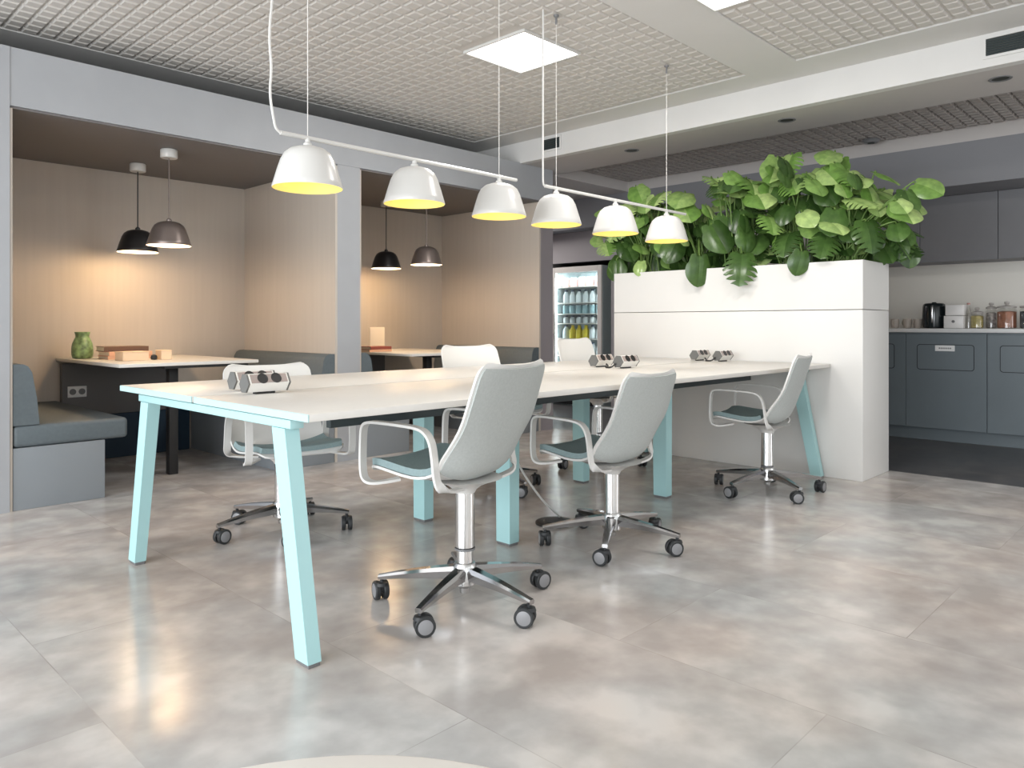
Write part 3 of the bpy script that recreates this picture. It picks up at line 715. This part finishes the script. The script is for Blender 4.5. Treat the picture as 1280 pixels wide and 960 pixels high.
def leaf(mb, c, nrm, tipdir, L, W, split=True, curl=.18):
    """one monstera leaf: base at c, midrib towards tipdir, blade facing nrm, side lobes cut from the edge"""
    n = Vector(nrm).normalized(); d = Vector(tipdir); d = (d - n * d.dot(n)).normalized(); s = d.cross(n).normalized()
    def pt(u, v):                      # u along the midrib 0..1, v sideways in half widths
        z = -curl * L * (u - .25) ** 2 * 1.3 + .10 * W * (abs(v)) ** 1 - .20 * W * abs(v) ** 2.2
        return Vector(c) + d * (u * L) + s * (v * W / 2) + n * z
    def wid(u):                        # heart outline
        if u < .15: return .62 + 2.0 * u
        return max(0.0, math.cos((u - .32) / .68 * PI / 2)) ** .72 if u > .32 else .92 + .08 * math.sin((u - .15) / .17 * PI / 2)
    def mid(u): return max(0.0, u)
    NU = 12; inner = .40
    us = [i / NU for i in range(NU + 1)]
    for sg in (-1, 1):
        base = len(mb.v)
        # inner web
        vs = []; fs = []
        for u in us:
            w = wid(u); sweep = -.10 * w if u < .5 else -.10 * w
            vs += [pt(u, 0), pt(u + .03 * w, sg * w * .28), pt(u + .05 * w - (.10 if u == 0 else 0), sg * w * inner)]
        for i in range(NU):
            a = i * 3; fs += [(a, a + 3, a + 4, a + 1), (a + 1, a + 4, a + 5, a + 2)]
        o = len(vs)
        lobes = [(0, 2), (2, 4), (4, 6), (6, 8), (8, 10), (10, 12)] if split else [(0, 12)]
        for a, b in lobes:
            for k in range(a, b):
                u0, u1 = us[k], us[k + 1]; w0, w1 = wid(u0), wid(u1)
                g0 = .042 if (split and k == a and a) else 0; g1 = .042 if (split and k == b - 1 and b < 12) else 0
                q = len(vs)
                e0 = pt(u0 + .05 * w0 + g0 + .09 * w0 - (.13 if k == 0 else 0), sg * w0); e1 = pt(u1 + .05 * w1 - g1 + .09 * w1, sg * w1)
                m0 = pt(u0 + .05 * w0 + g0 * .7 + .05 * w0 - (.13 if k == 0 else 0), sg * w0 * .8); m1 = pt(u1 + .05 * w1 - g1 * .7 + .05 * w1, sg * w1 * .8)
                vs += [m0, m1, e0, e1]
                i0, i1 = k * 3 + 2, (k + 1) * 3 + 2
                fs += [(i0, i1, q + 1, q), (q, q + 1, q + 3, q + 2)]
        mb.add(vs, fs)
    return

# top outline of the planting along the planter: (y, z)
CONT = [(3.97, 1.72), (3.78, 1.95), (3.63, 2.06), (3.32, 2.04), (3.03, 2.02), (2.79, 2.13), (2.5, 2.12), (2.29, 2.19), (2.2, 2.14), (1.98, 2.18), (1.87, 2.06), (1.67, 1.95), (1.58, 1.94), (1.43, 1.84), (1.40, 1.72)]
def ztop(y):
    for (a, za), (b, zb) in zip(CONT, CONT[1:]):
        if b <= y <= a: return za + (zb - za) * (a - y) / (a - b)
    return 1.7
bases = [(5.22, 3.42), (5.26, 3.02), (5.20, 2.62), (5.25, 2.24), (5.22, 1.90)]
labels = ['monstera at the left end of the planter, behind the last white lampshade', 'monstera second from the fridge end of the planter, leaning to the lamps', 'monstera in the middle of the planter with a leaf drooping over its front', 'tallest monstera of the planter, right of the middle', 'monstera at the kitchen end of the planter, its leaves reaching past the corner']
lv = [[] for _ in bases]
# hand-placed leaves (y, z, x, size, young, facing)
HAND = [(3.98, 1.735, 5.2, .13, 1), (3.80, 1.66, 5.1, .20, 1), (3.62, 1.96, 5.1, .21, 1), (3.52, 2.10, 5.15, .19, 1), (3.42, 1.62, 5.05, .17, 1), (3.28, 2.02, 5.1, .22, 1), (3.05, 1.99, 5.05, .25, 1), (2.98, 1.86, 5.0, .22, 1),
        (2.78, 2.08, 5.1, .26, 1), (2.66, 1.97, 5.02, .24, 1), (2.52, 2.04, 5.12, .27, 1), (2.36, 2.13, 5.18, .24, 1), (2.27, 2.16, 5.2, .2, 1), (2.40, 1.90, 5.0, .26, 1), (2.2, 1.98, 5.08, .22, 1), (1.99, 2.17, 5.22, .21, 1), (1.96, 2.02, 5.1, .2, 1), (1.82, 1.99, 5.12, .2, 1),
        (1.63, 1.97, 5.2, .18, 1), (1.42, 1.89, 5.3, .18, 1), (1.50, 1.73, 5.15, .22, 1), (1.74, 1.80, 5.05, .2, 1), (2.06, 1.73, 4.98, .17, 1), (1.88, 1.66, 4.98, .19, 1), (2.3, 1.72, 4.97, .2, 1),
        (2.83, 1.42, 4.93, .22, 0), (2.50, 1.43, 4.93, .24, 0), (2.08, 1.43, 4.93, .16, 0), (1.94, 1.55, 5.0, .22, 0), (2.2, 1.58, 5.0, .22, 0), (1.68, 1.60, 5.05, .22, 0), (1.55, 1.52, 5.2, .2, 0), (2.72, 1.66, 5.0, .24, 0), (3.1, 1.6, 5.02, .22, 0), (3.4, 1.47, 5.0, .13, 1), (3.7, 1.47, 5.1, .18, 0)]
for y, z, x, sz, yg in HAND:
    b = min(range(5), key=lambda i: abs(bases[i][1] - y)); lv[b].append((x, y, z, sz, yg))
for k in range(260):
    y = random.uniform(1.48, 3.78); zt = ztop(y) - .04; z = 1.44 + (zt - 1.44) * random.random() ** .8
    x = random.uniform(5.0 if z > 1.6 else 5.13, 5.5); yg = 1 if (z > zt - .22 and random.random() < .6) or random.random() < .08 else 0
    b = min(range(5), key=lambda i: abs(bases[i][1] - y) + random.uniform(0, .2)); lv[b].append((x, y, z, random.uniform(.12, .20), yg))
for bi, (bx, by) in enumerate(bases):
    t = thing('monstera_plant', labels[bi], 'plant', (bx, by, 1.376), 0, 'monstera plants in the planter')
    young, old, stems = MB(), MB(), MB()
    for (x, y, z, sz, yg) in lv[bi]:
        p = Vector((x - bx, y - by, z - 1.376))
        out = Vector((p.x * 1.0 - .55, p.y * .55 - .25, .0))
        low = z < 1.5
        n = Vector((-.50 + random.uniform(-.45, .45), -.40 + random.uniform(-.5, .5), (.85 if yg else (.6 if not low else .15)) + random.uniform(-.35, .35)))
        td = Vector((out.x * .4 + random.uniform(-.25, .25), out.y + random.uniform(-.5, .5), -.75 + random.uniform(-.3, .3)))
        if low: td = Vector((-.15, random.uniform(-.2, .2), -1))
        d = (td - n.normalized() * td.dot(n.normalized())).normalized()
        c = p - d * (sz * .4)
        leaf(young if yg else old, c, n, td, sz * 1.05, sz * random.uniform(.85, 1.05), sz > .19 and random.random() < .7, random.uniform(.1, .35))
        r0 = Vector((random.uniform(-.10, .10), random.uniform(-.1, .1), 0.0))
        mid = r0 * .6 + c * .45 + Vector((0, 0, .10 if not low else .26)); mid.x = max(mid.x, -.2 if low else mid.x)
        stems.tube(chaikin([r0, mid, c + Vector((.012, .01, .02)), c], 2), [.0075] * 3 + [.006] * 4 + [.004] * 50 if False else .0052, 6)
    young.build('young_foliage', 'leaf_young', t, ang=80)
    old.build('foliage', 'leaf_old', t, ang=80)
    stems.build('stems', 'stem', t, ang=80)

# ------------------------------------------------------------------ kitchen wall
struct('wall_kitchen', MB().box((7.75, -3.5, 0), (7.9, 7.3, 2.9)), 'splash')
struct('wall_bulkhead', MB().box((6.9, -3.5, 2.135), (7.75, 7.2, ZL)), 'bulkhead_grey')
YT = 3.9        # where the kitchen run stops and the tall panels start
struct('wall_tall_units', MB().box((7.15, YT, 0), (7.75, 5.265, 2.135)).box((7.15, 6.205, 0), (7.75, 7.2, 2.135)).box((7.15, 5.265, 1.765), (7.75, 6.205, 2.135)), 'panel_grey')
struct('wall_niche', MB().box((7.74, 5.265, 0), (7.749, 6.205, 1.765)).box((7.152, 5.265, 0.0), (7.74, 5.268, 1.765)).box((7.152, 5.268, 1.76), (7.74, 6.2, 1.765)), 'dark_gap')
struct('baseboard_kitchen', MB().box((7.215, -3.0, 0), (7.23, YT, 0.105)), 'kitchen')
def rr(y0, y1, z0, z1, r, n=5):
    pts = []
    for cy, cz, a0 in ((y1 - r, z1 - r, 0), (y0 + r, z1 - r, 90), (y0 + r, z0 + r, 180), (y1 - r, z0 + r, 270)):
        for i in range(n + 1):
            a = R(a0 + 90 * i / n); pts.append((cy + r * math.cos(a), cz + r * math.sin(a)))
    return pts
WU = 0.617
unit_labels = {0: 'dark blue-grey base cabinet with a white label, beside the planter', -1: 'dark blue-grey base cabinet cut by the right edge of the picture'}
for k in range(-3, 4):
    y0 = 1.456 + k * WU; y1 = y0 + WU
    if y1 > YT: break
    lab = unit_labels.get(k, 'dark blue-grey base cabinet of the kitchen run mostly hidden behind the planter' if k > 0 else 'dark blue-grey base cabinet of the kitchen run beyond the right edge')
    if k < -1 or k > 1: continue
    t = thing('base_cabinet', lab, 'cabinet', (7.15, (y0 + y1) / 2, 0), 0, 'base cabinets of the kitchen run')
    w = WU / 2
    MB().box((.022, -w + .001, .108), (.59, w - .001, .932)).build('carcass', 'kitchen', t, smooth=False)
    d = MB().rbox((0, -w + .002, .11), (.02, w - .002, .918), .002, 1).build('door', 'kitchen', t)
    MB().prism(rr(-.218, .218, .612, .832, .025), -.0012, -.0002, 'x').build('flap_gap', 'dark_gap', d, smooth=False)
    MB().prism(rr(-.213, .213, .617, .827, .021), -.003, -.0014, 'x').build('flap', 'kitchen', d, smooth=False)
    if k == 0:
        lp = MB().rbox((-.008, -.075, .775), (-.0033, .075, .825), .003, 1).build('label_plate', 'plate_white', d)
        mk = MB()
        for i in range(7): mk.box((-.0088, .045 - i * .014 - .009, .794), (-.0082, .045 - i * .014, .806))
        mk.build('label_marks', 'grey_plastic', d, smooth=False)
w_ = MB().rbox((7.135, -0.6, .934), (7.749, 2.75, .968), .003, 2).build('worktop', 'worktop')
tag(w_, 'light grey worktop running along the kitchen base cabinets', 'worktop')
for k in range(-1, 3):
    y0 = 1.427 + (k) * .601; y1 = y0 + .601
    lab = {0: 'dark grey wall cabinet above the black kettle', -1: 'dark grey wall cabinet above the storage jars at the right edge', 1: 'dark grey wall cabinet half hidden by the plants', 2: 'dark grey wall cabinet wholly screened by the plants'}[k]
    if k == 2: continue
    t = thing('wall_cabinet', lab, 'cabinet', (7.40, (y0 + y1) / 2, 1.556), 0, 'wall cabinets of the kitchen')
    MB().box((.021, -.3, 0), (.349, .3, .577)).build('carcass', 'kitchen_upper', t, smooth=False)
    MB().rbox((0, -.2985, 0), (.02, .2985, .577), .002, 1).build('door', 'kitchen_upper', t)

# things on the worktop
KZ = .9685
def cup(x, y, label):
    t = thing('cup', label, 'cup', (x, y, KZ), random.uniform(0, 6), 'small cups on the worktop')
    MB().lathe([(.02, 0), (.03, .003), (.035, .04), (.036, .085), (.033, .085), (.031, .04), (.026, .008), (0, .007)], 22).build('body', 'cup_grey', t, ang=60)
    a = [(.034, 0, .068), (.05, 0, .07), (.058, 0, .052), (.05, 0, .03), (.034, 0, .024)]
    MB().tube(chaikin(a, 2), .0045, 8).build('handle', 'cup_grey', t, ang=60)
cup(7.38, 2.23, 'small beige cup closest to the planter on the worktop')
cup(7.38, 2.125, 'left one of the two beige cups beside the black kettle')
cup(7.40, 2.045, 'right one of the two beige cups, touching distance from the black kettle')
t = thing('electric_kettle', 'tall glossy black kettle on the kitchen worktop', 'kettle', (7.40, 1.912, KZ))
MB().lathe([(.08, .007), (.093, .009), (.095, .02), (.094, .12), (.091, .19), (.086, .212), (.072, .222), (.02, .224), (.016, .232), (0, .234)], 32).build('body', 'kettle_black', t, ang=50)
MB().tube(chaikin([(-.088, -.008, .20), (-.112, -.012, .195), (-.118, -.012, .13), (-.112, -.012, .06), (-.09, -.008, .05)], 2), .008, 10).build('handle', 'alu', t, ang=60)
MB().lathe([(.095, -.0001), (.098, .001), (.098, .005), (.094, .0065)], 32).build('base', 'black', t)
t = thing('dispenser', 'white box-shaped dispenser between the black kettle and the jars', 'dispenser', (7.38, 1.735, KZ))
MB().rbox((-.09, -.075, 0), (.10, .075, .11), .006, 2).build('body', 'appliance_white', t)
MB().rbox((-.07, -.075, .113), (.10, .068, .205), .006, 2).build('hopper', 'appliance_white', t)
MB().lathe([(.012, 0), (.012, .006), (0, .007)], 16).build('button', 'grey_plastic', t).matrix_local = Matrix.Translation((-.0905, 0, .06)) @ Matrix.Rotation(R(-90), 4, 'Y')
t = thing('bottle', 'thin pale bottle next to the white dispenser', 'bottle', (7.38, 1.64, KZ))
MB().lathe([(.02, 0), (.025, .003), (.025, .13), (.014, .165), (.012, .205)], 20).build('body', 'jar_glass', t, ang=50)
MB().lathe([(.014, .206), (.014, .22), (0, .221)], 16).build('cap', 'snack_pink', t)
def jar(y, r, h, hf, fill, label, x=7.38):
    t = thing('storage_jar', label, 'jar', (x, y, KZ), 0, 'lidded storage jars on the worktop')
    MB().lathe([(r - .012, 0), (r, .006), (r, h - .02), (r - .008, h - .004), (r - .008, h)], 30).build('jar_body', 'jar_glass', t, ang=50)
    MB().lathe([(r - .012, .004), (r - .004, .01), (r - .004, hf), (r * .5, hf + .006), (0, hf + .007)], 30).build('contents', fill, t, ang=50)
    MB().lathe([(r - .004, h + .001), (r - .002, h + .004), (r - .002, h + .014), (.03, h + .022), (.012, h + .026), (.011, h + .032), (.02, h + .042), (.018, h + .054), (0, h + .057)], 30).build('lid', 'grey_lid', t, ang=50)
jar(1.576, .050, .125, .105, 'pasta', 'glass jar of yellow pasta next to the thin bottle')
jar(1.482, .042, .165, .13, 'mixed_nuts', 'slim glass jar of black and white contents between pasta and red jar', 7.43)
jar(1.360, .072, .17, .14, 'red_fruit', 'wide glass jar of red-brown contents near the right edge')
jar(1.205, .066, .17, .14, 'dark_beans', 'glass jar of dark contents cut by the right edge of the picture')

# ------------------------------------------------------------------ drinks fridge in its niche
FY0, FY1, FX, FZ = 5.41, 6.19, 7.15, 1.715
t = thing('drinks_fridge', 'tall glass-fronted drinks fridge in the dark niche left of the planter', 'fridge', (FX, (FY0 + FY1) / 2, 0))
w = (FY1 - FY0) / 2
b = MB().box((.03, -w, .0), (.56, -w + .03, FZ)).box((.03, w - .03, .0), (.56, w, FZ)).box((.03, -w + .03, FZ - .04), (.56, w - .03, FZ)).box((.03, -w + .03, .0), (.56, w - .03, .30)).box((.54, -w + .03, .30), (.56, w - .03, FZ - .04))
b.build('body', 'fridge_in', t, smooth=False)
fr = MB().rbox((0, -w, .32), (.028, -w + .06, FZ), .003, 1).rbox((0, w - .05, .32), (.028, w, FZ), .003, 1).rbox((0, -w + .06, FZ - .07), (.028, w - .05, FZ), .003, 1).rbox((0, -w + .06, .32), (.028, w - .05, .40), .003, 1)
d = fr.build('door', 'fridge_white', t)
MB().box((.012, -w + .055, .395), (.016, w - .045, FZ - .065)).build('pane', 'glass', d, smooth=False)
MB().rbox((-.03, w - .035, .85), (-.018, w - .02, 1.15), .004, 2).box((-.019, w - .033, .87), (.001, w - .022, .885)).box((-.019, w - .033, 1.115), (.001, w - .022, 1.13)).build('handle', 'alu', d)
MB().rbox((.0, -w, .02), (.028, w, .31), .003, 1).build('grille', 'black', t)
MB().box((.034, -w + .034, .42), (.05, -w + .05, FZ - .06)).build('light_strip', 'fridge_led', t, smooth=False)
MB().box((.034, w - .05, .42), (.05, w - .034, FZ - .06)).build('light_strip', 'fridge_led', t, smooth=False)
SH = [1.475, 1.275, 1.14, 1.02, .83, .62]
for z in SH: MB().box((.06, -w + .032, z - .012), (.535, w - .032, z)).build('shelf', 'fridge_white', t, smooth=False)
CY = (FY0 + FY1) / 2
def proto_bottle(name, label, cat, group, body, bm_, cap, cm_, loc):
    t = thing(name, label, cat, loc, 0, group)
    MB().lathe(body, 16).build('body', bm_, t, ang=50); MB().lathe(cap, 12).build('cap', cm_, t, ang=50); return t
def row(proto, z, ys, x=.14):
    for i, y in enumerate(ys):
        loc = (FX + x, CY + y, z + .0005)
        if i == 0: proto.location = loc
        else: dup(proto, loc, 0, proto['label'])
ys7 = [-.262 + .105 * i for i in range(6)]
b1 = [(.034, 0), (.04, .003), (.04, .09), (.022, .125), (.018, .14)]; c1 = [(.021, .1405), (.021, .16), (0, .161)]
row(proto_bottle('bottle', 'white bottle with dark cap on the second fridge shelf', 'bottle', 'white bottles on the second fridge shelf', b1, 'bottle_white', c1, 'bottle_cap', (0, 0, 0)), SH[1], ys7)
b2 = [(.04, 0), (.044, .003), (.044, .092), (.037, .102)]; c2 = [(.037, .1025), (.037, .109), (0, .11)]
row(proto_bottle('drink_can', 'pale blue can on the third fridge shelf', 'can', 'blue cans on the third fridge shelf', b2, 'bottle_blue', c2, 'alu', (0, 0, 0)), SH[2], ys7)
b3 = [(.032, 0), (.037, .003), (.037, .06), (.017, .078)]; c3 = [(.019, .0785), (.019, .094), (0, .095)]
row(proto_bottle('bottle', 'small pale bottle with dark cap on the fourth fridge shelf', 'bottle', 'small bottles on the fourth fridge shelf', b3, 'bottle_white', c3, 'bottle_cap', (0, 0, 0)), SH[3], ys7)
b4 = [(.038, 0), (.043, .003), (.043, .10), (.022, .132), (.018, .145)]; c4 = [(.021, .1455), (.021, .165), (0, .166)]
row(proto_bottle('bottle', 'yellow bottle on the fifth fridge shelf', 'bottle', 'yellow bottles in the fridge', b4, 'bottle_yellow', c4, 'bottle_yellow', (0, 0, 0)), SH[4], ys7[2:5])
row(proto_bottle('bottle', 'white bottle beside the yellow bottles in the fridge', 'bottle', 'white bottles beside the yellow ones', b4, 'bottle_white', c4, 'bottle_cap', (0, 0, 0)), SH[4], [ys7[0], ys7[1], ys7[5]])
row(proto_bottle('bottle', 'white bottle on the lowest fridge shelf', 'bottle', 'white bottles on the lowest fridge shelf', b4, 'bottle_white', c4, 'bottle_cap', (0, 0, 0)), SH[5], ys7)
pk = thing('snack_pack', 'reddish snack pack on the top fridge shelf', 'snack', (0, 0, 0), 0, 'snack packs on the top fridge shelf')
MB().rbox((-.02, -.05, 0), (.02, .05, .10), .012, 2).build('bag', 'snack_pink', pk)
MB().rbox((-.004, -.05, .098), (.004, .05, .112), .002, 1).build('seal', 'fridge_white', pk)
row(pk, SH[0], [-.25, -.12, .01, .14, .27])

# ------------------------------------------------------------------ round table in the foreground
t = thing('round_table', 'white round low table cut off by the bottom edge of the picture', 'table', (.246, .49, 0))
MB().lathe([(0, .424), (.43, .424), (.446, .428), (.449, .437), (.446, .447), (.44, .45), (0, .45)], 72).build('tabletop', 'round_white', t, ang=50)
MB().lathe([(.03, .012), (.028, .03), (.028, .423)], 24).build('column', 'lamp_white', t)
MB().lathe([(.24, 0), (.245, .004), (.24, .010), (.04, .014)], 48).build('base', 'lamp_white', t)

# ------------------------------------------------------------------ light
def area(name, loc, rot, sx, sy, power, col):
    l = bpy.data.lights.new(name, 'AREA'); l.shape = 'RECTANGLE'; l.size = sx; l.size_y = sy; l.energy = power; l.color = col
    o = bpy.data.objects.new(name, l); COL.objects.link(o); o.location = loc; o.rotation_euler = rot; return o
area('daylight_back', (-2.96, 1.15, 1.4), (R(90), 0, R(-90)), 6.6, 2.05, 335, (.93, .97, 1.0))
area('daylight_right', (1.2, -3.46, 1.4), (R(90), 0, 0), 7.4, 2.05, 42, (1.0, .98, .95))
area('aisle_fill', (6.5, -3.46, 1.4), (R(90), 0, 0), 1.75, 2.05, 60, (.98, .98, 1.0))  # added fill light that lifts the dark kitchen aisle
area('far_aisle_fill', (6.25, 6.75, ZL - .01), (0, 0, 0), .9, .6, 26, (1, .97, .94))  # unseen fill light, added behind the booths to brighten the fridge wall
for a, b, c, d in LIGHTS:
    area('panel_glow', ((a + b) / 2, (c + d) / 2, ZC - .008), (0, 0, 0), .48, .48, 22, (1, .97, .93))
area('fridge_glow', (FX + .06, CY, 1.62), (0, R(-25), 0), .03, .6, 9.0, (.9, .97, 1.0))
W = bpy.data.worlds.new('world'); SC.world = W; W.use_nodes = True
W.node_tree.nodes['Background'].inputs[0].default_value = (.86, .93, 1.0, 1); W.node_tree.nodes['Background'].inputs[1].default_value = 0.6

# ------------------------------------------------------------------ camera
cd = bpy.data.cameras.new('camera'); co = bpy.data.objects.new('camera', cd); COL.objects.link(co)
cd.sensor_width = 36; cd.lens = 936 / 1280 * 36; cd.shift_y = -74 / 1280; cd.clip_start = .02
co.location = (0, 0, 1.0); co.rotation_euler = (R(90), 0, R(43.9 - 90))
SC.camera = co
vs = SC.view_settings
vs.view_transform = 'Standard'; vs.look = 'None'; vs.gamma = 1; vs.use_curve_mapping = False; vs.exposure = 0.12
SC.cycles.use_denoising = True
SC.cycles.max_bounces = 8; SC.cycles.diffuse_bounces = 5; SC.cycles.transparent_max_bounces = 12
SC.cycles.sample_clamp_indirect = 6
